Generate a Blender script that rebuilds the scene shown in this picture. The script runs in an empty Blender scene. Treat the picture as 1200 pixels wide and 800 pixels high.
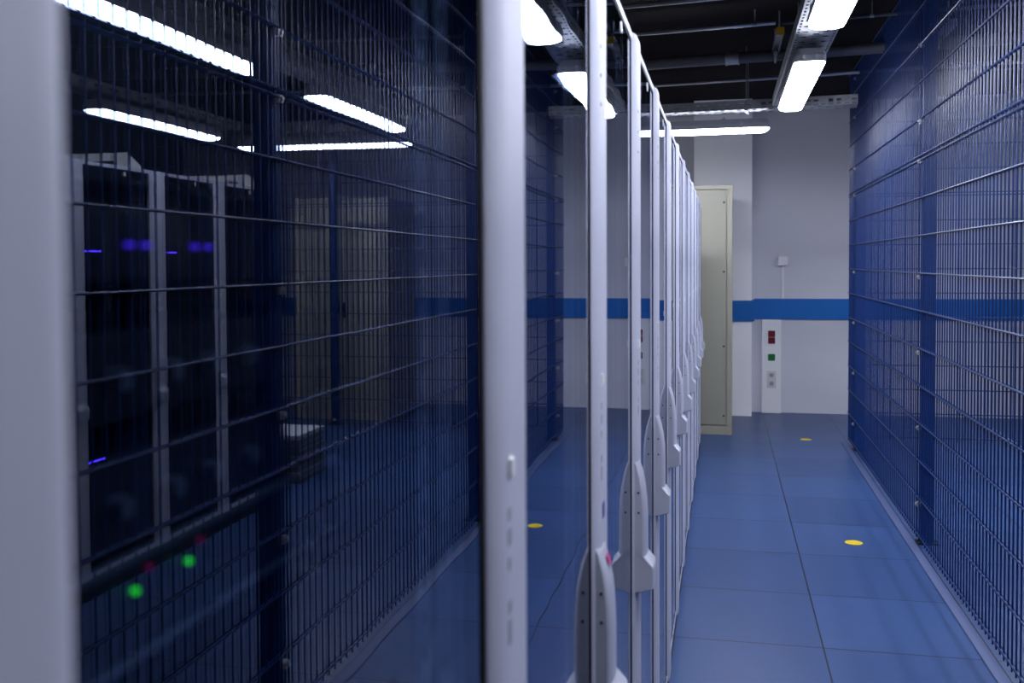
import bpy, bmesh, math, random
from mathutils import Vector, Matrix
random.seed(7)
scene = bpy.context.scene
COL = scene.collection

# ------------------------------------------------------------------ camera, world, exposure
EYE = 1.44
cam_d = bpy.data.cameras.new('camera')
cam_d.sensor_width = 36.0
cam_d.lens = 34.2
cam_d.clip_start = 0.01
cam_d.shift_x = 0.0
cam_d.shift_y = -0.0458
cam_d.dof.use_dof = True
cam_d.dof.focus_distance = 3.7
cam_d.dof.aperture_fstop = 5.6
cam = bpy.data.objects.new('camera', cam_d)
COL.objects.link(cam)
cam.location = (0, 0, EYE)
cam.rotation_euler = (Matrix.Rotation(math.radians(12.27), 4, 'Z')
                      @ Matrix.Rotation(math.radians(90 - 1.84), 4, 'X')
                      @ Matrix.Rotation(math.radians(-0.3), 4, 'Z')).to_euler()
scene.camera = cam
world = bpy.data.worlds.new('world')
scene.world = world
world.use_nodes = True
world.node_tree.nodes['Background'].inputs[0].default_value = (0.02, 0.03, 0.08, 1)
world.node_tree.nodes['Background'].inputs[1].default_value = 0.15
scene.view_settings.view_transform = 'Standard'
scene.view_settings.look = 'None'
scene.view_settings.gamma = 1.0
scene.view_settings.use_curve_mapping = False
scene.view_settings.exposure = 0.0
LAMP_COLOR = (0.83, 0.86, 1.0)
LAMP_STRENGTH = 48.0

# ------------------------------------------------------------------ materials
def new_mat(name):
    m = bpy.data.materials.new(name)
    m.use_nodes = True
    return m, m.node_tree, m.node_tree.nodes['Principled BSDF']

def plain(name, col, rough=0.5, metal=0.0, spec=0.5, noise=0.0, scale=8.0, bump=0.0):
    m, nt, b = new_mat(name)
    b.inputs['Base Color'].default_value = (*col, 1)
    b.inputs['Roughness'].default_value = rough
    b.inputs['Metallic'].default_value = metal
    b.inputs['Specular IOR Level'].default_value = spec
    if noise > 0 or bump > 0:
        tc = nt.nodes.new('ShaderNodeTexCoord')
        n = nt.nodes.new('ShaderNodeTexNoise')
        n.inputs['Scale'].default_value = scale
        n.inputs['Detail'].default_value = 4
        nt.links.new(tc.outputs['Object'], n.inputs['Vector'])
        if noise > 0:
            r = nt.nodes.new('ShaderNodeValToRGB')
            r.color_ramp.elements[0].position = 0.3
            r.color_ramp.elements[1].position = 0.7
            r.color_ramp.elements[0].color = (*[c * (1 - noise) for c in col], 1)
            r.color_ramp.elements[1].color = (*[min(1, c * (1 + noise)) for c in col], 1)
            nt.links.new(n.outputs['Fac'], r.inputs['Fac'])
            nt.links.new(r.outputs['Color'], b.inputs['Base Color'])
        if bump > 0:
            bp = nt.nodes.new('ShaderNodeBump')
            bp.inputs['Strength'].default_value = bump
            bp.inputs['Distance'].default_value = 0.01
            nt.links.new(n.outputs['Fac'], bp.inputs['Height'])
            nt.links.new(bp.outputs['Normal'], b.inputs['Normal'])
    return m

def emit(name, col, strength):
    m = bpy.data.materials.new(name)
    m.use_nodes = True
    nt = m.node_tree
    nt.nodes.clear()
    e = nt.nodes.new('ShaderNodeEmission')
    e.inputs[0].default_value = (*col, 1)
    e.inputs[1].default_value = strength
    o = nt.nodes.new('ShaderNodeOutputMaterial')
    nt.links.new(e.outputs[0], o.inputs[0])
    return m

def glass_mat():
    # tinted laminated pane: reflection grows towards grazing angles, the rest passes through tinted
    m = bpy.data.materials.new('tinted_glass')
    m.use_nodes = True
    nt = m.node_tree
    nt.nodes.clear()
    N = nt.nodes.new; L = nt.links.new
    g = N('ShaderNodeNewGeometry')
    dot = N('ShaderNodeVectorMath'); dot.operation = 'DOT_PRODUCT'
    L(g.outputs['Incoming'], dot.inputs[0]); L(g.outputs['Normal'], dot.inputs[1])
    ab = N('ShaderNodeMath'); ab.operation = 'ABSOLUTE'; L(dot.outputs['Value'], ab.inputs[0])
    om = N('ShaderNodeMath'); om.operation = 'SUBTRACT'; om.inputs[0].default_value = 1.0; L(ab.outputs[0], om.inputs[1])
    pw = N('ShaderNodeMath'); pw.operation = 'POWER'; pw.inputs[1].default_value = 4.6; L(om.outputs[0], pw.inputs[0])
    ml = N('ShaderNodeMath'); ml.operation = 'MULTIPLY_ADD'; ml.inputs[1].default_value = 0.88; ml.inputs[2].default_value = 0.075
    L(pw.outputs[0], ml.inputs[0])
    tr = N('ShaderNodeBsdfTransparent'); tr.inputs[0].default_value = (0.52, 0.58, 0.66, 1)
    gl = N('ShaderNodeBsdfGlossy'); gl.inputs['Roughness'].default_value = 0.0
    gl.inputs['Color'].default_value = (0.86, 0.90, 1.0, 1)
    # very slight unevenness of the float glass
    tc = N('ShaderNodeTexCoord'); mp = N('ShaderNodeMapping'); mp.inputs['Scale'].default_value = (1, 5.0, 0.6)
    nz = N('ShaderNodeTexNoise'); nz.inputs['Scale'].default_value = 1.6; nz.inputs['Detail'].default_value = 1
    L(tc.outputs['Object'], mp.inputs[0]); L(mp.outputs[0], nz.inputs['Vector'])
    bp = N('ShaderNodeBump'); bp.inputs['Strength'].default_value = 0.015; bp.inputs['Distance'].default_value = 0.01
    L(nz.outputs['Fac'], bp.inputs['Height']); L(bp.outputs['Normal'], gl.inputs['Normal'])
    mx = N('ShaderNodeMixShader')
    L(ml.outputs[0], mx.inputs[0]); L(tr.outputs[0], mx.inputs[1]); L(gl.outputs[0], mx.inputs[2])
    o = N('ShaderNodeOutputMaterial'); L(mx.outputs[0], o.inputs[0])
    return m

def floor_mat():
    m, nt, b = new_mat('blue_raised_floor')
    N = nt.nodes.new; L = nt.links.new
    tc = N('ShaderNodeTexCoord'); sp = N('ShaderNodeSeparateXYZ'); L(tc.outputs['Object'], sp.inputs[0])
    def seam(sock, off, half):
        a = N('ShaderNodeMath'); a.operation = 'SUBTRACT'; L(sock, a.inputs[0]); a.inputs[1].default_value = off - 6.0
        d = N('ShaderNodeMath'); d.operation = 'DIVIDE'; L(a.outputs[0], d.inputs[0]); d.inputs[1].default_value = 0.6
        f = N('ShaderNodeMath'); f.operation = 'FRACT'; L(d.outputs[0], f.inputs[0])
        s = N('ShaderNodeMath'); s.operation = 'SUBTRACT'; L(f.outputs[0], s.inputs[0]); s.inputs[1].default_value = 0.5
        ab = N('ShaderNodeMath'); ab.operation = 'ABSOLUTE'; L(s.outputs[0], ab.inputs[0])
        g = N('ShaderNodeMath'); g.operation = 'GREATER_THAN'; L(ab.outputs[0], g.inputs[0]); g.inputs[1].default_value = 0.5 - half
        fl = N('ShaderNodeMath'); fl.operation = 'FLOOR'; L(d.outputs[0], fl.inputs[0])
        return g, fl
    gx, fx = seam(sp.outputs['X'], 0.367, 0.0050)
    gy, fy = seam(sp.outputs['Y'], 0.149, 0.0055)
    mx = N('ShaderNodeMath'); mx.operation = 'MAXIMUM'; L(gx.outputs[0], mx.inputs[0]); L(gy.outputs[0], mx.inputs[1])
    cb = N('ShaderNodeCombineXYZ'); L(fx.outputs[0], cb.inputs[0]); L(fy.outputs[0], cb.inputs[1])
    wn = N('ShaderNodeTexWhiteNoise'); L(cb.outputs[0], wn.inputs['Vector'])
    nz = N('ShaderNodeTexNoise'); nz.inputs['Scale'].default_value = 3.0; nz.inputs['Detail'].default_value = 8
    nz.inputs['Roughness'].default_value = 0.7
    L(tc.outputs['Object'], nz.inputs['Vector'])
    fine = N('ShaderNodeTexNoise'); fine.inputs['Scale'].default_value = 90.0; fine.inputs['Detail'].default_value = 3
    L(tc.outputs['Object'], fine.inputs['Vector'])
    ad = N('ShaderNodeMath'); ad.operation = 'MULTIPLY_ADD'; L(nz.outputs['Fac'], ad.inputs[0]); ad.inputs[1].default_value = 0.55
    L(wn.outputs['Value'], ad.inputs[2])
    ad2 = N('ShaderNodeMath'); ad2.operation = 'MULTIPLY_ADD'; L(fine.outputs['Fac'], ad2.inputs[0]); ad2.inputs[1].default_value = 0.35
    L(ad.outputs[0], ad2.inputs[2])
    rp = N('ShaderNodeValToRGB')
    rp.color_ramp.elements[0].position = 0.1; rp.color_ramp.elements[0].color = (0.026, 0.057, 0.160, 1)
    rp.color_ramp.elements[1].position = 1.6; rp.color_ramp.elements[1].color = (0.037, 0.080, 0.210, 1)
    L(ad2.outputs[0], rp.inputs['Fac'])
    mc = N('ShaderNodeMix'); mc.data_type = 'RGBA'
    L(mx.outputs[0], mc.inputs[0]); L(rp.outputs['Color'], mc.inputs[6]); mc.inputs[7].default_value = (0.003, 0.005, 0.014, 1)
    L(mc.outputs[2], b.inputs['Base Color'])
    rr = N('ShaderNodeMapRange'); L(nz.outputs['Fac'], rr.inputs[0]); rr.inputs[3].default_value = 0.30; rr.inputs[4].default_value = 0.42
    L(rr.outputs[0], b.inputs['Roughness'])
    b.inputs['Specular IOR Level'].default_value = 0.28
    bp = N('ShaderNodeBump'); bp.inputs['Strength'].default_value = 0.05; bp.inputs['Distance'].default_value = 0.003
    L(fine.outputs['Fac'], bp.inputs['Height']); L(bp.outputs['Normal'], b.inputs['Normal'])
    return m

M = {
    'wall': plain('painted_wall', (0.60, 0.605, 0.665), 0.75, noise=0.03, scale=1.5, bump=0.03),
    'wall_dark': plain('dark_grey_wall', (0.05, 0.05, 0.06), 0.8, noise=0.05, scale=2),
    'pillar': plain('white_pillar_paint', (0.93, 0.93, 0.95), 0.7, noise=0.02, scale=2),
    'ceiling': plain('black_ceiling', (0.012, 0.010, 0.012), 0.9, spec=0.1, noise=0.25, scale=2, bump=0.2),
    'floor': floor_mat(),
    'board': plain('blue_bumper_board', (0.004, 0.13, 0.46), 0.5, spec=0.3),
    'fence': plain('blue_powder_coat', (0.004, 0.026, 0.13), 0.36),
    'post': plain('blue_post_coat', (0.004, 0.028, 0.14), 0.45),
    'zinc': plain('zinc_plated_steel', (0.42, 0.44, 0.47), 0.38, 0.85, noise=0.15, scale=30),
    'clip': plain('clip_steel', (0.5, 0.5, 0.52), 0.35, 0.7),
    'strip': plain('floor_strip', (0.07, 0.10, 0.22), 0.5, 0.0),
    'white': plain('white_frame_paint', (0.47, 0.49, 0.59), 0.5),
    'handle': plain('handle_plastic', (0.45, 0.47, 0.56), 0.32),
    'rubber': plain('black_gasket', (0.004, 0.003, 0.007), 0.8, spec=0.1),
    'black': plain('black_steel', (0.012, 0.013, 0.017), 0.5),
    'inner': plain('inner_perforated_steel', (0.26, 0.29, 0.36), 0.5),
    'server': plain('server_front', (0.03, 0.032, 0.038), 0.45),
    'silver': plain('server_silver_edge', (0.24, 0.28, 0.32), 0.4, 0.2),
    'beige': plain('beige_cabinet_paint', (0.30, 0.295, 0.235), 0.5, noise=0.04, scale=2),
    'beige_edge': plain('beige_cabinet_frame', (0.33, 0.32, 0.25), 0.5),
    'plastic': plain('white_plastic', (0.80, 0.81, 0.82), 0.4),
    'beige_light': plain('ivory_plastic', (0.62, 0.62, 0.58), 0.4),
    'red': plain('dark_red_switch', (0.14, 0.008, 0.012), 0.3),
    'green': plain('green_switch', (0.005, 0.16, 0.02), 0.35),
    'dark': plain('dark_hole', (0.01, 0.01, 0.012), 0.7),
    'yellow': plain('yellow_sticker', (0.75, 0.56, 0.01), 0.45),
    'yellow_cap': plain('yellow_end_cap', (0.62, 0.38, 0.01), 0.45),
    'chrome': plain('galvanised_conduit', (0.55, 0.56, 0.60), 0.28, 0.9),
    'pipe': plain('dark_steel_pipe', (0.10, 0.10, 0.12), 0.45, 0.4, noise=0.2, scale=6),
    'housing': plain('lamp_housing', (0.40, 0.41, 0.45), 0.5),
    'diffuser': emit('lit_diffuser', LAMP_COLOR, LAMP_STRENGTH),
    'led_blue': emit('blue_status_led', (0.10, 0.03, 1.0), 1.6),
    'led_strip': emit('blue_led_strip', (0.10, 0.03, 1.0), 40.0),
    'led_green': emit('green_status_led', (0.015, 0.7, 0.015), 2.6),
    'led_pink': emit('magenta_status_led', (0.6, 0.02, 0.2), 0.3),
    'print': plain('grey_print', (0.30, 0.31, 0.40), 0.5),
    'blue_ink': plain('dark_blue_sticker', (0.03, 0.02, 0.22), 0.4),
    'pink_ink': plain('pink_sticker', (0.55, 0.06, 0.22), 0.4),
    'glass': glass_mat(),
    'cable': plain('grey_cable', (0.12, 0.12, 0.14), 0.5),
    'tray_item': plain('dark_grey_panel', (0.13, 0.15, 0.18), 0.5),
    'tray_top': plain('pale_panel_top', (0.50, 0.53, 0.58), 0.5, noise=0.2, scale=30),
}

# ------------------------------------------------------------------ mesh helpers
class MB:
    def __init__(s):
        s.v = []; s.f = []; s.sm = []
    def add(s, vs, fs, smooth=False):
        o = len(s.v)
        s.v += [tuple(p) for p in vs]
        s.f += [tuple(i + o for i in f) for f in fs]
        s.sm += [smooth] * len(fs)
        return s
    def box(s, x0, y0, z0, x1, y1, z1, bev=0.0):
        if x0 > x1: x0, x1 = x1, x0
        if y0 > y1: y0, y1 = y1, y0
        if z0 > z1: z0, z1 = z1, z0
        if bev > 0:
            bm = bmesh.new()
            bmesh.ops.create_cube(bm, size=1)
            for v in bm.verts:
                v.co = Vector(((x0 + x1) / 2 + v.co.x * (x1 - x0), (y0 + y1) / 2 + v.co.y * (y1 - y0), (z0 + z1) / 2 + v.co.z * (z1 - z0)))
            bmesh.ops.bevel(bm, geom=bm.edges[:], offset=bev, segments=2, affect='EDGES')
            bm.verts.index_update()
            s.add([v.co for v in bm.verts], [[v.index for v in f.verts] for f in bm.faces])
            bm.free()
            return s
        vs = [(x0,y0,z0),(x1,y0,z0),(x1,y1,z0),(x0,y1,z0),(x0,y0,z1),(x1,y0,z1),(x1,y1,z1),(x0,y1,z1)]
        fs = [(0,3,2,1),(4,5,6,7),(0,1,5,4),(1,2,6,5),(2,3,7,6),(3,0,4,7)]
        return s.add(vs, fs)
    def rod(s, a, b, r, n=8, r2=None, caps=True):
        a = Vector(a); b = Vector(b); d = (b - a)
        if d.length < 1e-6: return s
        d.normalize()
        u = d.cross(Vector((0, 0, 1)))
        if u.length < 1e-3: u = d.cross(Vector((1, 0, 0)))
        u.normalize(); w = d.cross(u)
        r2 = r if r2 is None else r2
        vs = []
        for (p, rr) in ((a, r), (b, r2)):
            for k in range(n):
                t = 2 * math.pi * k / n
                vs.append(p + u * (math.cos(t) * rr) + w * (math.sin(t) * rr))
        fs = [(k, (k + 1) % n, n + (k + 1) % n, n + k) for k in range(n)]
        s.add(vs, fs, n >= 8)
        if caps:
            s.add(vs[:n], [tuple(reversed(range(n)))]); s.add(vs[n:], [tuple(range(n))])
        return s
    def prism(s, pts, axis, a, b, smooth=False):
        # pts: 2D outline; axis 'x': (y,z), 'y': (x,z), 'z': (x,y)
        def P(p, t):
            if axis == 'x': return (t, p[0], p[1])
            if axis == 'y': return (p[0], t, p[1])
            return (p[0], p[1], t)
        n = len(pts)
        vs = [P(p, a) for p in pts] + [P(p, b) for p in pts]
        s.add(vs, [(k, (k + 1) % n, n + (k + 1) % n, n + k) for k in range(n)], smooth)
        s.add([P(p, a) for p in pts], [tuple(range(n))]); s.add([P(p, b) for p in pts], [tuple(reversed(range(n)))])
        return s
    def grid(s, us, vs_, skip, fn):
        # sheet with holes: cell (i,j) is left out when skip(i,j)
        nu = len(us); nv = len(vs_)
        base = [fn(u, v) for u in us for v in vs_]
        fs = [(i * nv + j, (i + 1) * nv + j, (i + 1) * nv + j + 1, i * nv + j + 1)
              for i in range(nu - 1) for j in range(nv - 1) if not skip(i, j)]
        return s.add(base, fs)
    def mesh(s, name, mat, flip=False):
        me = bpy.data.meshes.new(name)
        me.from_pydata(s.v, [], s.f)
        me.polygons.foreach_set('use_smooth', s.sm)
        bm = bmesh.new(); bm.from_mesh(me)
        bmesh.ops.remove_doubles(bm, verts=bm.verts, dist=1e-6) if len(s.v) < 4000 and not any(s.sm) else None
        bmesh.ops.recalc_face_normals(bm, faces=bm.faces)
        bm.to_mesh(me); bm.free()
        me.materials.append(mat)
        return me
    def build(s, name, mat, parent=None, loc=None, rz=0.0, solid=0.0):
        o = bpy.data.objects.new(name, s.mesh(name, mat))
        COL.objects.link(o)
        if parent: o.parent = parent
        if loc: o.location = loc
        o.rotation_euler.z = rz
        if solid:
            md = o.modifiers.new('solid', 'SOLIDIFY'); md.thickness = solid; md.offset = 0
        return o

def tag(o, label=None, cat=None, group=None, kind=None):
    if label: o['label'] = label
    if cat: o['category'] = cat
    if group: o['group'] = group
    if kind: o['kind'] = kind
    return o

def thing(name, label, cat, loc=(0, 0, 0), rz=0.0, group=None):
    o = bpy.data.objects.new(name, None)
    o.empty_display_size = 0.1
    COL.objects.link(o)
    o.location = loc; o.rotation_euler.z = rz
    return tag(o, label, cat, group)

def kids(o):
    return [c for c in COL.objects if c.parent == o]

def copy_tree(o, parent=None):
    c = o.copy(); COL.objects.link(c); c.parent = parent
    for ch in list(kids(o)):
        copy_tree(ch, c)
    return c

def struct(mb, name, mat):
    return tag(mb.build(name, mat), kind='structure')

# ------------------------------------------------------------------ the room
XL, XR, YB, YF, CEIL = -2.6, 5.4, -3.2, 9.60, 2.95
struct(MB().box(XL - .1, YB - .1, -.12, XR + .1, YF + .1, 0), 'floor', M['floor'])
struct(MB().box(XL - .1, YB - .1, CEIL, XR + .1, YF + .1, CEIL + .15), 'ceiling', M['ceiling'])
struct(MB().box(XL - .1, YF, 0, XR + .1, YF + .1, CEIL), 'wall_back', M['wall'])
struct(MB().box(XL - .1, YB - .1, 0, XL, YF, CEIL), 'wall_left', M['wall'])
struct(MB().box(XR, YB - .1, 0, XR + .1, YF, CEIL), 'wall_right', M['wall_dark'])
struct(MB().box(XL, YB - .1, 0, XR, YB, CEIL), 'wall_front', M['wall_dark'])
struct(MB().box(-.272, 9.32, 0, .258, YF, CEIL), 'wall_pillar', M['pillar'])
# blue bumper boards
struct(MB().box(.285, YF - .022, .895, XR, YF, 1.09, .003), 'trim_1', M['board'])
struct(MB().box(XL, YF - .022, .895, -.30, YF, 1.09, .003), 'trim_2', M['board'])
b = MB().box(-.294, 9.298, .890, .280, 9.32, 1.082, .003).box(.258, 9.32, .890, .280, YF - .023, 1.082)
b.box(-.294, 9.32, .890, -.272, YF - .023, 1.082)
struct(b, 'trim_3', M['board'])
# pale metal strip laid on the floor along the fence
struct(MB().box(.915, -2.2, 0, .960, 8.08, .006, .002), 'trim_4', M['strip'])

# ------------------------------------------------------------------ light fixtures (damp-proof luminaires)
def fixture_meshes(L=1.5):
    def loop(hw, z, hl, r):
        pts = []
        for (cx, cy, a0) in ((hw - r, hl - r, 0), (-hw + r, hl - r, 90), (-hw + r, -hl + r, 180), (hw - r, -hl + r, 270)):
            for k in range(6):
                a = math.radians(a0 + 18 * k)
                pts.append((cx + r * math.cos(a), cy + r * math.sin(a), z))
        return pts
    def loft(loops, cap0=True, cap1=True):
        mb = MB(); n = len(loops[0]); vs = [p for l in loops for p in l]
        fs = []
        for i in range(len(loops) - 1):
            for k in range(n):
                fs.append((i * n + k, i * n + (k + 1) % n, (i + 1) * n + (k + 1) % n, (i + 1) * n + k))
        if cap0: fs.append(tuple(range(n)))
        if cap1: fs.append(tuple((len(loops) - 1) * n + k for k in reversed(range(n))))
        return mb.add(vs, fs)
    h = L / 2
    diff = loft([loop(.050, -.052, h - .045, .030), loop(.064, -.046, h - .03, .035), loop(.070, -.036, h - .012, .035), loop(.071, -.022, h - .008, .035)])
    hous = loft([loop(.077, -.026, h, .03), loop(.077, .004, h, .03), loop(.064, .040, h - .02, .03)])
    return diff, hous

DIFF, HOUS = fixture_meshes()
def fixture_proto():
    t = thing('ceiling_light', '', 'light')
    DIFF.build('diffuser', M['diffuser'], t)
    HOUS.build('housing', M['housing'], t)
    for y in (-.55, 0, .55):
        for sx in (-1, 1):
            MB().box(sx * .072, y - .012, -.016, sx * .080, y + .012, .016, .002).build('clip', M['clip'], t)
    for y in (-.735, .735):
        for sx in (-.03, .03):
            MB().box(sx - .006, y - .022, -.020, sx + .006, y + .022, .006, .002).build('clip', M['clip'], t)
    for y in (-.42, .42):
        MB().box(-.05, y - .02, .039, .05, y + .02, .048).rod((0, y, .045), (0, y, .068), .004, 6).build('mounting_bracket', M['zinc'], t)
    return t
LB = 2.445   # local zero of the fixtures
spots = [
    (.413, 1.32, 0, 'fluorescent light right above the camera, outside the top of the picture'),
    (.413, 3.51, 0, 'glowing fluorescent ceiling light over the aisle, cut off by the top edge of the picture'),
    (.413, 5.73, 0, 'glowing fluorescent ceiling light over the aisle, the farther one on the lengthwise tray'),
    (-.42, 7.42, 1, 'glowing fluorescent light hung crosswise under the tray before the white pillar'),
    (1.96, 3.84, 0, 'light behind the fence, largest of those mirrored in the first glass door'),
    (1.96, 6.05, 0, 'light behind the fence, mirrored in the first glass door just above the long level one'),
    (2.86, 7.55, 1, 'crosswise light behind the fence, mirrored as a long level bar in the first glass door'),
    (3.50, 6.16, 0, 'distant light over the far rack row, mirrored small at upper left'),
    (3.50, 3.95, 0, 'light over the far rack row, mirrored as a short sliver beside the leftmost white frame'),
]
light0 = fixture_proto()
for i, (x, y, r, lab) in enumerate(spots):
    o = light0 if i == 0 else copy_tree(light0)
    o.location = (x, y, LB)
    o.rotation_euler.z = math.radians(88) if r else 0
    tag(o, lab, 'light', 'fluorescent lights under the trays')

# ------------------------------------------------------------------ perforated cable trays
def cable_tray(label, x, y0, y1, z, w=.19, rz=0, origin=None, cables=True, k0=.55, center=False):
    """runs along local y; open on top; bottom with staggered slots and holes, sides with small holes"""
    L = y1 - y0
    t = thing('cable_tray', label, 'cable tray', origin or (x, y0, z), rz)
    hw = w / 2
    # bottom: columns of slots
    xs = [-hw, -.088, -.077, -.067, -.039, -.014, .014, .039, .067, .077, .088, hw]
    ys = [0.0]; n = int((L - .02) / .055)
    for k in range(n):
        ys += [k * .055 + .012, k * .055 + .040]
    ys.append(L)
    def skip(i, j):
        if j == 0 or j >= len(ys) - 2: return False
        k, q = divmod(j - 1, 2)
        if i in (1, 9): return q == 0
        if i in (3, 7): return k % 2 == 0 and q == 0
        if i == 5: return k % 2 == 1 and q == 0
        return False
    m = MB().grid(xs, ys, skip, lambda u, v: (u, v, 0))
    m.build('tray_base', M['zinc'], t, solid=.002)
    zs = [0, .006, .011, .024, .040, .062]
    for sx in (-1, 1):
        ys2 = [0.0]; n2 = int((L - .02) / .05)
        for k in range(n2): ys2 += [k * .05 + .008, k * .05 + .038]
        ys2.append(L)
        def sk(i, j):
            if i == 0 or i >= len(ys2) - 1: return False
            if (i - 1) % 2: return False
            k = (i - 1) // 2
            return (j == 1) or (j == 3 and k % 3 != 1)
        s = MB().grid(ys2, zs, sk, lambda u, v, sx=sx: (sx * hw, u, v))
        s.build('tray_side', M['zinc'], t, solid=.002)
        MB().box(sx * hw, 0, .060, sx * (hw - .012), L, .064).build('tray_lip', M['zinc'], t)
    if cables:
        for k in range(3):
            c = MB(); px = None
            xx = -.055 + .05 * k; r = random.Random(k + int(L * 10))
            for q in range(int(L / .4) + 1):
                p = (xx + r.uniform(-.012, .012), min(L, q * .4), .012 + .006 * (k % 2))
                if px: c.rod(px, p, .008, 8, caps=False)
                px = p
            c.build('cable', M['cable'], t)
    # threaded hanging rods and cross braces
    k = k0
    while k < L:
        h = MB()
        if center:
            h.rod((0, k, 0), (0, k, CEIL - z), .004, 6).box(-.03, k - .02, .003, .03, k + .02, .007)
            h.build('hanger', M['zinc'], t)
            k += 2.2
            continue
        for sx in (-1, 1):
            h.rod((sx * (hw + .012), k, -.012), (sx * (hw + .012), k, CEIL - z), .004, 6)
        h.box(-hw - .02, k - .012, -.014, hw + .02, k + .012, -.003)
        h.build('hanger', M['zinc'], t)
        k += 2.2
    return t
TZ = 2.512
cable_tray('perforated steel cable tray running along the aisle above the two lights', .423, -1.2, 6.94, TZ, center=True)
cable_tray('perforated steel cable tray running crosswise in front of the white pillar', 0, 0, 3.45, TZ, origin=(.9, 7.10, TZ + .002), rz=math.radians(90 - 5), k0=.74)
cable_tray('perforated cable tray beyond the fence, seen through the blue mesh and mirrored', 1.96, -.5, 7.15, TZ)
cable_tray('perforated cable tray over the far rack row, mirrored at upper left', 3.50, -.5, 7.15, TZ)
cable_tray('crosswise perforated cable tray behind the fence, seen through mesh at upper right', 0, 0, 2.2, TZ, origin=(4.25, 7.55, TZ + .002), rz=math.radians(90))

# ------------------------------------------------------------------ pipes under the ceiling (they run slightly askew to the walls)
SK = math.tan(math.radians(7))
def skew(x, d):
    return d - SK * x
def pipe(name, label, d, z, r, mat, x0=-2.5, x1=4.5, couplings=(), cmat=None):
    t = thing(name, label, 'pipe', ((x0 + x1) / 2, skew((x0 + x1) / 2, d), z))
    ox, oy = (x0 + x1) / 2, skew((x0 + x1) / 2, d)
    P = lambda x: (x - ox, skew(x, d) - oy, 0)
    MB().rod(P(x0), P(x1), r, 20).build('tube', mat, t)
    for (cx, w) in couplings:
        MB().rod(P(cx - w / 2), P(cx + w / 2), r * 1.14, 20).rod(P(cx - w / 2), P(cx - w / 2 + .008), r * 1.25, 20).rod(P(cx + w / 2 - .008), P(cx + w / 2), r * 1.25, 20).build('coupling', cmat or mat, t)
    # saddles that hold it to the ceiling
    for sx in (x0 + .5, x1 - .12) if x1 < 1 else (x0 + .5, 2.4, x1 - .4):
        p = P(sx)
        MB().rod((p[0], p[1], r * .9), (p[0], p[1], CEIL - z), .004, 6).rod((p[0] - .012, p[1], 0), (p[0] + .012, p[1], 0), r * 1.12, 20).build('saddle', M['zinc'], t)
    return t
pipe('conduit', 'shiny thin conduit under the ceiling, ending at the yellow cap', 6.07, 2.862, .013, M['chrome'], x1=.30, couplings=((.085, .05),))
pipe('conduit', 'dull thin conduit under the ceiling carrying on right of the yellow cap', 6.12, 2.866, .010, M['pipe'], x0=.34, x1=4.5)
pipe('conduit', 'thin grey conduit farthest back, below and behind the thick pipe', 7.72, 2.835, .014, M['chrome'])
pipe('conduit', 'pale conduit nearest the camera, cut off at the top of the picture', 5.40, 2.862, .013, M['chrome'], x1=.5)
pipe('steel_pipe', 'thick dark steel pipe with a pale coupling under the black ceiling', 6.60, 2.775, .036, M['pipe'], couplings=((.055, .085),), cmat=M['zinc'])

def hanger_rail(label, x, y0, y1, cap):
    t = thing('hanger_rail', label, 'pipe hanger', (x, y0, 2.80))
    L = y1 - y0
    zs = [-.018, -.006, .006, .018]
    ys = [0]; n = int(L / .05)
    for k in range(n): ys += [k * .05 + .012, k * .05 + .036]
    ys.append(L)
    m = MB()
    for sx in (-.019, .019):
        m.grid(ys, zs, lambda i, j: j == 1 and i % 2 == 1, lambda u, v, sx=sx: (sx, u, v))
    m.grid([-.019, .019], ys, lambda i, j: False, lambda u, v: (u, v, .018))
    m.build('channel', M['zinc'], t, solid=.003)
    if cap:
        MB().box(-.023, -.012, -.023, .023, .004, .023, .003).build('end_cap', M['yellow_cap'], t)
    for y in (.12, L - .08):
        MB().rod((0, y, .015), (0, y, CEIL - 2.80), .005, 8).box(-.02, y - .02, .018, .02, y + .02, .024).build('threaded_rod', M['zinc'], t)
    c = MB()
    yc = skew(x, 6.60) - y0
    for k in range(14):      # pipe clamp ring
        a0 = 2 * math.pi * k / 14; a1 = 2 * math.pi * (k + 1) / 14
        c.rod((0, yc + .043 * math.cos(a0), -.025 + .043 * math.sin(a0)), (0, yc + .043 * math.cos(a1), -.025 + .043 * math.sin(a1)), .007, 6)
    c.box(-.012, yc - .062, -.036, .012, yc - .040, -.012).box(-.012, yc + .040, -.036, .012, yc + .062, -.012)
    c.rod((-.006, yc - .05, -.06), (-.006, yc - .05, -.01), .004, 6)
    c.build('pipe_clamp', M['clip'], t)
    return t
hanger_rail('perforated pipe hanger rail with a yellow end cap under the ceiling', .325, 5.99, 6.66, True)
hanger_rail('small metal pipe hanger seen through the blue mesh high on the right', 1.28, 6.0, 6.58, False)

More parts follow.
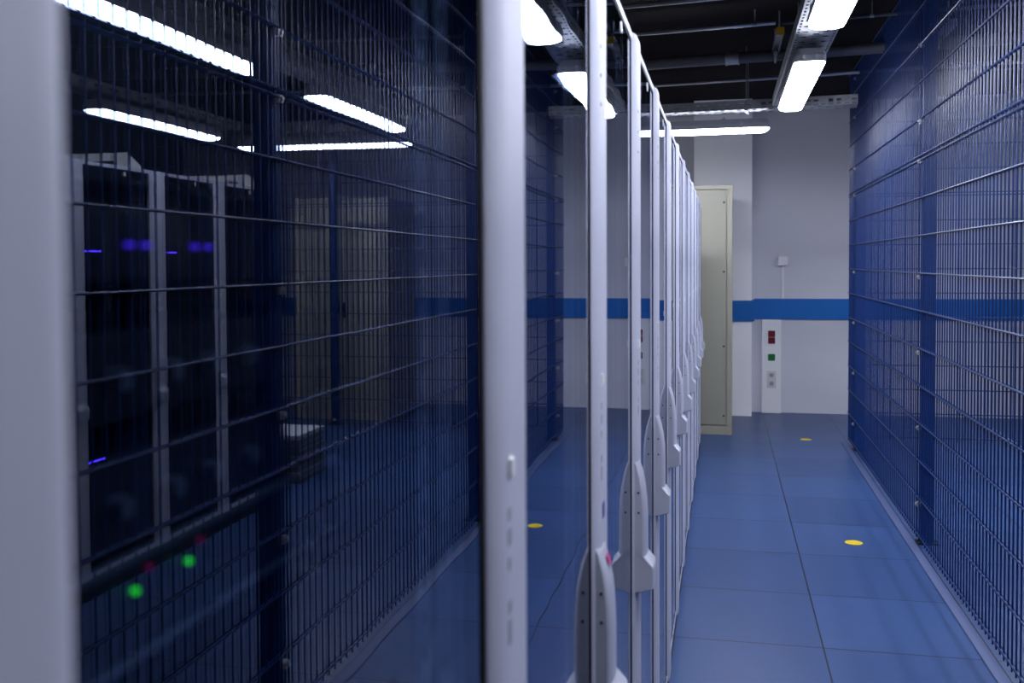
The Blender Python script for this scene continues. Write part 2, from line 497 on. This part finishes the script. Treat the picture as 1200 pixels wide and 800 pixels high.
# ------------------------------------------------------------------ blue mesh fence
HS = [.05 + .19 * k for k in range(11)]              # horizontal wires of the lower panels
HU = [1.972 + .1865 * k for k in range(6)]           # of the upper panels
def mesh_panel(u0, u1, hs, fn, z_lo, z_hi):
    m = MB(); n = int(round((u1 - u0) / .05))
    for k in range(n + 1):
        u = u0 + (u1 - u0) * k / n
        m.rod(fn(u, 0, z_lo), fn(u, 0, z_hi), .0034, 6)
    for h in hs:
        for s in (-1, 1):
            m.rod(fn(u0 - .006, s * .0065, h), fn(u1 + .006, s * .0065, h), .0038, 6)
    return m
FX = .975
def aisle_panel(y0, y1, upper, label):
    hs, lo, hi = (HU, 1.962, HU[-1] + .012) if upper else (HS, .022, HS[-1] + .010)
    ob = mesh_panel(0, y1 - y0, hs, lambda u, s, z: (s, u, z - lo), lo, hi).build('wire_fence', M['fence'], loc=(FX, y0, lo))
    return tag(ob, label, 'fence', 'blue wire mesh panels of the cage')
def cross_panel(x0, x1, upper, label):
    hs, lo, hi = (HU, 1.962, HU[-1] + .012) if upper else (HS, .022, HS[-1] + .010)
    ob = mesh_panel(0, x1 - x0, hs, lambda u, s, z: (u, s, z - lo), lo, hi).build('wire_fence', M['fence'], loc=(x0, 8.13, lo))
    return tag(ob, label, 'fence', 'blue wire mesh panels of the cage')
PY = [.26, 2.77, 5.27, 7.78]
names = ['nearest the camera, seen only mirrored in the first glass door', 'at the right edge of the picture, before the nearer blue post', 'at the far end of the aisle, between the two blue posts']
ends = [PY[0] + .03, PY[1] + .03, PY[2] + .03, 8.12]
for k in range(3):
    aisle_panel(ends[k] + .012, ends[k + 1] - .012, False, 'lower blue mesh panel ' + names[k])
    aisle_panel(ends[k] + .012, ends[k + 1] - .012, True, 'upper blue mesh panel ' + names[k])
cross_panel(FX + .02, 3.03, False, 'lower blue mesh panel across the far end, joining the aisle fence at the corner')
cross_panel(FX + .02, 3.03, True, 'upper blue mesh panel across the far end, joining the aisle fence at the corner')
cross_panel(3.06, 5.36, False, 'lower far cross mesh panel, right of its post, before the beige cabinet')
cross_panel(3.06, 5.36, True, 'upper blue mesh panel across the far end, right of its post, above the beige cabinet')

def fence_post(x, y, label, along='y'):
    t = thing('fence_post', label, 'fence post', (x, y, 0), 0, 'blue square fence posts')
    MB().box(-.028, -.03, .006, .032, .03, 2.90, .003).build('shaft', M['post'], t)
    MB().box(-.029, -.031, 2.90, .033, .031, 2.906, .002).build('cap', M['rubber'], t)
    MB().box(-.045, -.045, 0, .055, .045, .008, .002).rod((-.037, 0, .006), (-.037, 0, .016), .006, 8).rod((.047, 0, .006), (.047, 0, .016), .006, 8).build('foot', M['black'], t)
    for h in (.20, .59, .975, 1.36, 1.945, 2.145, 2.53, 2.82) if along == 'y' else (.05, 2.82):
        if along == 'y':
            c = MB().box(-.050, -.020, h - .012, -.028, .010, h + .012, .003).rod((-.056, -.005, h), (-.046, -.005, h), .007, 8)
        else:
            c = MB().box(-.018, -.052, h - .012, .012, -.030, h + .012, .003).rod((-.003, -.058, h), (-.003, -.048, h), .007, 8)
        c.build('clip', M['clip'], t)
    return t
plabels = ['blue square fence post nearest the camera, seen only in the mirror image',
           'broad blue post that shows mirrored left of centre in the first glass door',
           'nearer of the two blue fence posts on the right, inside the mesh',
           'farthest blue fence post of the aisle, by the back corner of the cage']
for y, lab in zip(PY, plabels):
    fence_post(FX + .040, y, lab)
fence_post(3.045, 8.13 + .042, 'slim blue post of the far cross fence, mirrored before the beige cabinet', 'x')

# ------------------------------------------------------------------ server cabinets
HB = .096            # underside of the doors
DH = 1.791           # height of a door
XP = -.1764          # plane of the glass
def rack(sx=1, open_front=False, bracket=False, sticker=False):
    """local: glass face at x=0 looking towards +x*sx; near side y=0, far side y=.6"""
    def B(m, x0, y0, z0, x1, y1, z1, bev=0): return m.box(x0 * sx, y0, z0, x1 * sx, y1, z1, bev)
    t = thing('server_rack', '', 'server rack')
    # carcass
    c = MB()
    for (a, bb) in ((.003, .015), (.585, .597)): B(c, -1.0, a, HB, -.035, bb, HB + DH)
    B(c, -1.0, .015, HB, -.985, .585, HB + DH)
    B(c, -.985, .015, HB, -.035, .585, HB + .015); B(c, -.985, .015, HB + DH - .015, -.035, .585, HB + DH)
    c.build('carcass', M['black'], t)
    B(MB(), -.99, .004, 0, -.004, .596, HB, .002).build('plinth', M['black'], t)
    # inside: mounting rails
    for (a, bb) in ((.030, .058), (.542, .570)):
        zs = [HB + .03]; k = 0
        while HB + .04 + k * .03 < HB + DH - .05:
            zs += [HB + .04 + k * .03, HB + .052 + k * .03]; k += 1
        zs.append(HB + DH - .03)
        ys = [a, a + .009, a + .019, bb]
        MB().grid(ys, zs, lambda i, j: i == 1 and j % 2 == 1, lambda u, v: (-.122 * sx, u, v)).build('mounting_rail', M['black'], t, solid=.002)
    # perforated inner frame of the door, just behind the glass
    zs = [HB + .05]; k = 0
    while HB + .07 + k * .024 < HB + DH - .07:
        zs += [HB + .07 + k * .024, HB + .082 + k * .024]; k += 1
    zs.append(HB + DH - .05)
    d = MB()     # door frame
    # handle stile, arched section
    n = 8; pts = [(-.028, .001), (-.001, .001)]
    for (xx, yy) in ((.001, .002), (.0040, .008), (.0070, .018), (.0090, .030), (.0098, .044), (.0098, .106), (.0092, .112), (.007, .1165), (.003, .118)):
        pts.append((xx, yy))
    pts += [(-.001, .118), (-.028, .118)]
    P2 = [(p[0] * sx, p[1]) for p in pts]
    zt = HB + DH
    levels = [(HB, 1.0, 0), (zt - .030, 1.0, 0), (zt - .014, .99, .003), (zt - .005, .97, .008), (zt, .90, .018)]
    vs = []; fs = []; N = len(P2)
    for (z, sc, dy) in levels:
        for (x, y) in P2: vs.append((x if abs(x) > .02 else x * sc, min(.118, .001 + (y - .001) * (1 - dy / .12)), z))
    for i in range(len(levels) - 1):
        for k in range(N): fs.append((i * N + k, i * N + (k + 1) % N, (i + 1) * N + (k + 1) % N, (i + 1) * N + k))
    fs.append(tuple(range(N))); fs.append(tuple((len(levels) - 1) * N + k for k in range(N)))
    d.add(vs, fs)
    B(d, -.026, .118, zt - .016, .0025, .597, zt, .001)
    B(d, -.026, .118, HB, .0025, .597, HB + .022, .001)
    door = d.build('door', M['white'], t)
    g = MB()
    B(g, -.024, -.002, HB + .01, -.004, .0005, zt - .015)
    B(g, -.022, .587, HB + .022, .0012, .597, zt - .016)
    B(g, -.022, .118, zt - .022, .0012, .587, zt - .016)
    B(g, -.022, .118, HB + .022, .0012, .587, HB + .028)
    g.build('gasket', M['rubber'], door)
    B(MB(), -.006, .118, HB + .028, 0, .587, zt - .022).build('glass_pane', M['glass'], door)
    for (a, bb) in ((.490, .516), (.536, .566)):
        ys = [a, a + .009, a + .018, bb]
        MB().grid(ys, zs, lambda i, j: i == 1 and j % 2 == 1, lambda u, v: (-.018 * sx, u, v)).build('perforated_strip', M['inner'], door, solid=.002)
    # swing handle: pointed top, flared foot
    hz = .78
    prof = [(.0, .0), (.038, .009), (.0435, .014), (.044, .054), (.043, .058), (.0325, .078), (.0325, .150), (.0305, .185), (.027, .212), (.021, .236), (.0125, .258), (.004, .272), (.0, .274)]
    def sect(inset, slim):
        pp = []
        for (x, z) in prof:
            q = slim if z > .075 else 1 - (1 - slim) * .25
            pp.append((max(0.0, x * q) * sx, hz + z + (inset if z < .01 else (-inset if z > .26 else 0))))
        return pp
    hm = MB()
    secs = [(.011, .004, .60), (.014, .002, .70), (.022, .0, .79), (.036, 0, .84), (.060, 0, .84), (.074, 0, .79), (.082, .002, .70), (.085, .004, .60)]
    vs = []; fs = []; K = len(prof)
    for (y, ins, sl) in secs:
        for (x, z) in sect(ins, sl): vs.append((x + .001 * sx, y, z))
    for i in range(len(secs) - 1):
        for k in range(K): fs.append((i * K + k, i * K + (k + 1) % K, (i + 1) * K + (k + 1) % K, (i + 1) * K + k))
    fs.append(tuple(range(K))); fs.append(tuple((len(secs) - 1) * K + k for k in reversed(range(K))))
    hm.add(vs, fs)
    # raised seam where the foot flares, on the near flank
    hm.add([(.006 * sx, .0100, hz + .092), (.032 * sx, .0100, hz + .062), (.032 * sx, .0100, hz + .066), (.006 * sx, .0100, hz + .096)], [(0, 1, 2, 3)])
    hnd = hm.build('handle', M['handle'], door)
    s = MB()
    for (x, z) in ((.0125, .205), (.013, .165)):
        s.rod((x * sx, .0095, hz + z), (x * sx, .013, hz + z), .0022, 8)
    s.build('screw', M['dark'], hnd)
    if True:   # faint upright lettering strip and rivets printed on the stile
        for (z0, z1, w) in ((1.135, 1.155, .005), (1.160, 1.170, .006), (1.195, 1.205, .004), (1.215, 1.228, .006), (1.235, 1.245, .005)):
            B(MB(), .0090, .040, z0, .0101, .040 + w * 2, z1).build('printed_mark', M['print'], door)
        for z in (1.66, 1.70, 1.74): MB().rod((.008 * sx, .045, z), (.0105 * sx, .045, z), .003, 10).build('rivet', M['print'], door)
        ov = MB().rod((-.001 * sx, .415, zt - .034), (.0015 * sx, .415, zt - .034), .007, 20)
        ov.v = [(a_, b_, zt - .034 + (c_ - zt + .034) * 1.5) for (a_, b_, c_) in ov.v]
        ov.build('hinge_knob', M['plastic'], door)
        B(MB(), .006, .040, 1.268, .012, .056, 1.286, .002).build('lock_cover', M['plastic'], door)
    if sticker:
        B(MB(), .0092, .050, 1.078, .0102, .075, 1.100).build('blue_sticker', M['blue_ink'], door)
        MB().add([(.0215 * sx, .040, hz + .236), (.0215 * sx, .060, hz + .236), (.0165 * sx, .060, hz + .250), (.0165 * sx, .040, hz + .250)], [(0, 1, 2, 3)]).build('pink_sticker', M['pink_ink'], hnd)
    # dark filler panels across the front of the rails (where no unit is mounted)
    fp = MB()
    z = HB + .05
    while z < HB + DH - .07:
        if not any(a - .002 < z + .02 and z < bb + .002 for (a, bb) in (open_front or [])):
            B(fp, -.121, .028, z, -.1185, .572, z + .0425)
        z += .0445
    fp.build('filler_panels', M['black'], t)
    if bracket:
        pr = [(-.005, HB + DH - .025), (-.02, HB + DH - .02), (-.14, HB + DH + .085), (-.9, HB + DH + .085), (-.9, HB + DH + .002), (-.30, HB + DH + .002)]
        m = MB()
        # plate with a slot: four quads round it
        y = .586
        o_ = [(-.008, HB + DH - .030), (-.115, HB + DH + .085), (-.85, HB + DH + .085), (-.85, HB + DH + .004), (-.10, HB + DH + .004)]
        xs = [-.85, -.40, -.16, -.10]; zs_ = [HB + DH + .004, HB + DH + .030, HB + DH + .048, HB + DH + .085]
        m.grid(xs, zs_, lambda i, j: i == 1 and j == 1, lambda u, v: (u * sx, y, v))
        m.add([(-.10 * sx, y, HB + DH + .004), (-.10 * sx, y, HB + DH + .085), (-.008 * sx, y, HB + DH - .006), (-.012 * sx, y, HB + DH + .002)], [(0, 1, 2, 3)])
        m.build('top_bracket', M['plastic'], t, solid=.004)
    return t

# --- rack mounted units
def unit(label, x, y, z, h, sx, kind, group):
    """server: front face local x=0, local z=0 underside"""
    t = thing('rack_unit', label, 'server', (x, y, z), 0, group)
    MB().box(-.62 * sx, .062, .001, -.002 * sx, .538, h - .001, .002).build('casing', M['black'], t)
    MB().box(-.002 * sx, .032, .001, .012 * sx, .568, h - .001, .003).build('bezel', M['server'], t)
    for a in (.032, .548):
        MB().box(.012 * sx, a, .004, .022 * sx, a + .020, h - .004, .002).build('ear', M['server'], t)
    if kind == 'edge':
        MB().box(.010 * sx, .034, h - .004, .016 * sx, .566, h - .0005).build('silver_edge', M['silver'], t)
        MB().box(.010 * sx, .034, .0005, .016 * sx, .566, .003).build('silver_edge', M['silver'], t)
    if 'g' in kind or kind == 'edge':
        for yy in (.314, .363):
            MB().rod((.011 * sx, yy, h * .65), (.0145 * sx, yy, h * .65), .0018, 12).build('green_light', M['led_green'], t)
            MB().rod((.011 * sx, yy + .012, h * .80), (.0145 * sx, yy + .012, h * .80), .0018, 12).build('magenta_light', M['led_pink'], t)
    if kind == 'blue':
        MB().box(.0115 * sx, .20, h * .5 - .004, .0135 * sx, .40, h * .5 + .004).build('blue_light', M['led_strip'], t)
    if kind == 'blue_small':
        for yy in (.312, .326, .372, .386):
            MB().box(.0115 * sx, yy, h * .5 - .0011, .0135 * sx, yy + .006, h * .5 + .0011).build('blue_light', M['led_blue'], t)
    if kind == 'knobs':
        for yy in (.30, .345, .385, .43):
            MB().rod((.011 * sx, yy, h * .5), (.020 * sx, yy, h * .5), .0055, 14).build('knob', M['silver'], t)
    return t

OPEN1 = [(1.225, 1.475)]
first = rack(1, open_front=OPEN1)
second = rack(1, sticker=True)
plain_rack = rack(1)
ord_ = ['second', 'third', 'fourth', 'fifth', 'sixth', 'seventh', 'eighth', 'ninth', 'tenth', 'eleventh', 'twelfth']
first.location = (XP, .109, 0)
tag(first, 'white framed server rack nearest the camera, its dark glass door fills the left half', 'server rack', 'white server racks along the left of the aisle')
for k in range(12):
    if k == 0: r_, lab = copy_tree(plain_rack), 'second server rack from the camera, behind the broad upright white stile left of centre'
    elif k == 1: r_, lab = second, 'third server rack from the camera, with a small blue sticker above its handle'
    elif k == 11: r_, lab = plain_rack, 'farthest server rack of the left row, beside the tall beige cabinet'
    else: r_, lab = copy_tree(plain_rack), '%s server rack from the camera in the left row of glass doors' % ord_[k]
    r_.location = (XP, .709 + .6 * k, 0)
    tag(r_, lab, 'server rack', 'white server racks along the left of the aisle')
UG = 'units mounted in the nearest rack'
fx = XP - .119
unit('thin black unit in the nearest rack, showing small blurred blue lights', fx, .109, 1.430, .040, 1, 'blue_small', UG)
unit('black unit with a row of pale knobs in the nearest rack', fx, .109, 1.364, .044, 1, 'knobs', UG)
unit('lower black unit with pale knobs in the nearest rack, above the silver edges', fx, .109, 1.303, .044, 1, 'knobs', UG)
unit('unit with silver edges and two green lights in the nearest rack', fx, .109, 1.245, .054, 1, 'edge', UG)

# far row behind the fence, facing back towards the aisle
OPEN2 = [(1.46, 1.55), (.53, .60)]
R2 = 2.30
labs2 = ['far-row rack behind the fence, at the left edge of the mirror image', 'far-row rack behind the fence, second from the left in the mirror image', 'far-row rack behind the fence, third from the left in the mirror image', 'last rack of the far row, mirrored just left of the broad blue post']
rA = rack(-1, open_front=OPEN2); rB = rack(-1, open_front=OPEN2, bracket=True)
for k, (r_, lab) in enumerate(((rA, labs2[0]), (rB, labs2[1]), (copy_tree(rA), labs2[2]), (copy_tree(rB), labs2[3]))):
    r_.location = (R2, 2.93 + .6 * k, 0)
    tag(r_, lab, 'server rack', 'racks of the far row behind the fence')
    if k in (1, 2):
        unit('unit with a blue light strip in the far row, mirrored at head height, %s' % ('left one' if k == 1 else 'right one'), R2 + .119, 2.93 + .6 * k, 1.482, .044, -1, 'blue', 'blue lit units of the far row')
unit('low mounted unit with a blue light strip in the far row, mirrored lower left', R2 + .119, 2.93 + .6, .538, .044, -1, 'blue', 'blue lit units of the far row')

# ------------------------------------------------------------------ beige cabinets by the back wall
def beige_cabinet(x0, x1, yf, h, label):
    w = x1 - x0
    t = thing('metal_cabinet', label, 'cabinet', ((x0 + x1) / 2, yf, 0))
    a = w / 2
    b = MB().box(-a, .012, .0, a, .80, h, .003)
    b.build('body', M['beige_edge'], t)
    f = MB()
    f.box(-a, -.010, .0, a, .012, .075, .002).box(-a, -.010, h - .03, a, .012, h, .002)
    f.box(-a, -.010, .075, -a + .045, .012, h - .03, .002).box(a - .045, -.010, .075, a, .012, h - .03, .002)
    f.build('front_frame', M['beige_edge'], t)
    for (p, q) in ((-a + .049, -.003), (.003, a - .049)):
        d = MB().box(p, -.006, .082, q, .010, h - .036, .003).build('door', M['beige'], t)
        sgn = 1 if q > .01 else -1
        hx = q if sgn > 0 else p
        hh = MB()
        for z in (.16, .74, 1.36, h - .14): hh.rod((hx - sgn * .020, -.009, z), (hx - sgn * .020, -.005, z), .009, 12)
        hh.build('hinge_screw', M['dark'], d)
        MB().box(hx - sgn * (w / 2 - .09), -.022, h * .5 - .07, hx - sgn * (w / 2 - .065), -.005, h * .5 + .07, .004).build('handle', M['black'], d)
    return t
beige_cabinet(-.73, .072, 8.27, 2.075, 'tall beige metal cabinet at the far end of the rack row')
beige_cabinet(2.62, 3.50, 8.36, 2.04, 'tall beige metal cabinet behind the fence, seen mirrored behind blue mesh')

# ------------------------------------------------------------------ back wall fittings
t = thing('junction_box', 'small square white junction box on the grey back wall', 'junction box', (.551, YF, 1.405))
MB().box(-.043, -.050, 0, .043, 0, .086, .004).build('box', M['plastic'], t)
MB().box(-.038, -.053, .005, .038, -.050, .081, .002).build('cover', M['plastic'], t)
MB().box(-.009, -.016, -.315, .009, 0, 0, .003).build('cable_duct', M['plastic'], t)

t = thing('power_column', 'white upright trunking with switches and sockets under the blue board', 'power trunking', (.447, YF, 0))
MB().box(-.090, -.062, 0, .090, 0, .893, .004).build('trunking', M['plastic'], t)
MB().box(-.062, -.066, .004, .062, -.062, .889, .002).build('cover', M['plastic'], t)
f = MB().box(-.040, -.071, .655, .040, -.066, .798, .003).build('switch_frame', M['plastic'], t)
MB().box(-.032, -.078, .665, .032, -.071, .725, .003).box(-.032, -.078, .729, .032, -.071, .789, .003).build('red_switch', M['red'], f)
f = MB().box(-.040, -.071, .495, .040, -.066, .575, .003).build('switch_frame', M['plastic'], t)
MB().box(-.032, -.078, .503, .032, -.071, .567, .003).build('green_switch', M['green'], f)
f = MB().box(-.042, -.074, .245, .042, -.066, .405, .004).build('socket_plate', M['beige_light'], t)
for z in (.285, .365):
    s = MB().rod((0, -.0765, z), (0, -.074, z), .021, 24).build('socket', M['print'], f)
    MB().rod((-.0095, -.0775, z), (-.0095, -.0763, z), .003, 8).rod((.0095, -.0775, z), (.0095, -.0763, z), .003, 8).build('contact_hole', M['dark'], s)

# yellow round stickers on the floor
for (x, y, lab) in ((.655, 5.20, 'round yellow floor sticker nearer the camera, right of the seam'), (.655, 8.17, 'round yellow floor sticker farther off, near the back wall')):
    tag(MB().rod((0, 0, 0), (0, 0, .0015), .044, 40).build('floor_sticker', M['yellow'], loc=(x, y, 0)), lab, 'sticker', 'yellow floor stickers')

# stack of flat grey panels on the floor behind the fence
SX, SY = 2.38, 6.10
z = 0.0
for k in range(9):
    r = random.Random(k + 3)
    h = .036 if k < 8 else .030
    t = thing('flat_box', 'dark grey flat box in the stack behind the fence, %s' % ('at the very bottom', 'second from the bottom', 'third from the bottom', 'fourth from the bottom', 'fifth from the bottom', 'fourth from the top', 'third from the top', 'just under the pale top one')[k] if k < 8 else 'pale flat box lying on top of the low stack behind the fence',
              'box', (SX + r.uniform(-.012, .012), SY + r.uniform(-.012, .012), z), 0, 'flat boxes stacked behind the fence')
    MB().box(-.02, -.21, .001, .42, .21, h - .006, .004).build('case', M['tray_item'] if k < 8 else M['tray_top'], t)
    MB().box(-.024, -.214, h - .008, .424, .214, h, .002).build('lid', M['tray_item'] if k < 8 else M['tray_top'], t)
    z += h
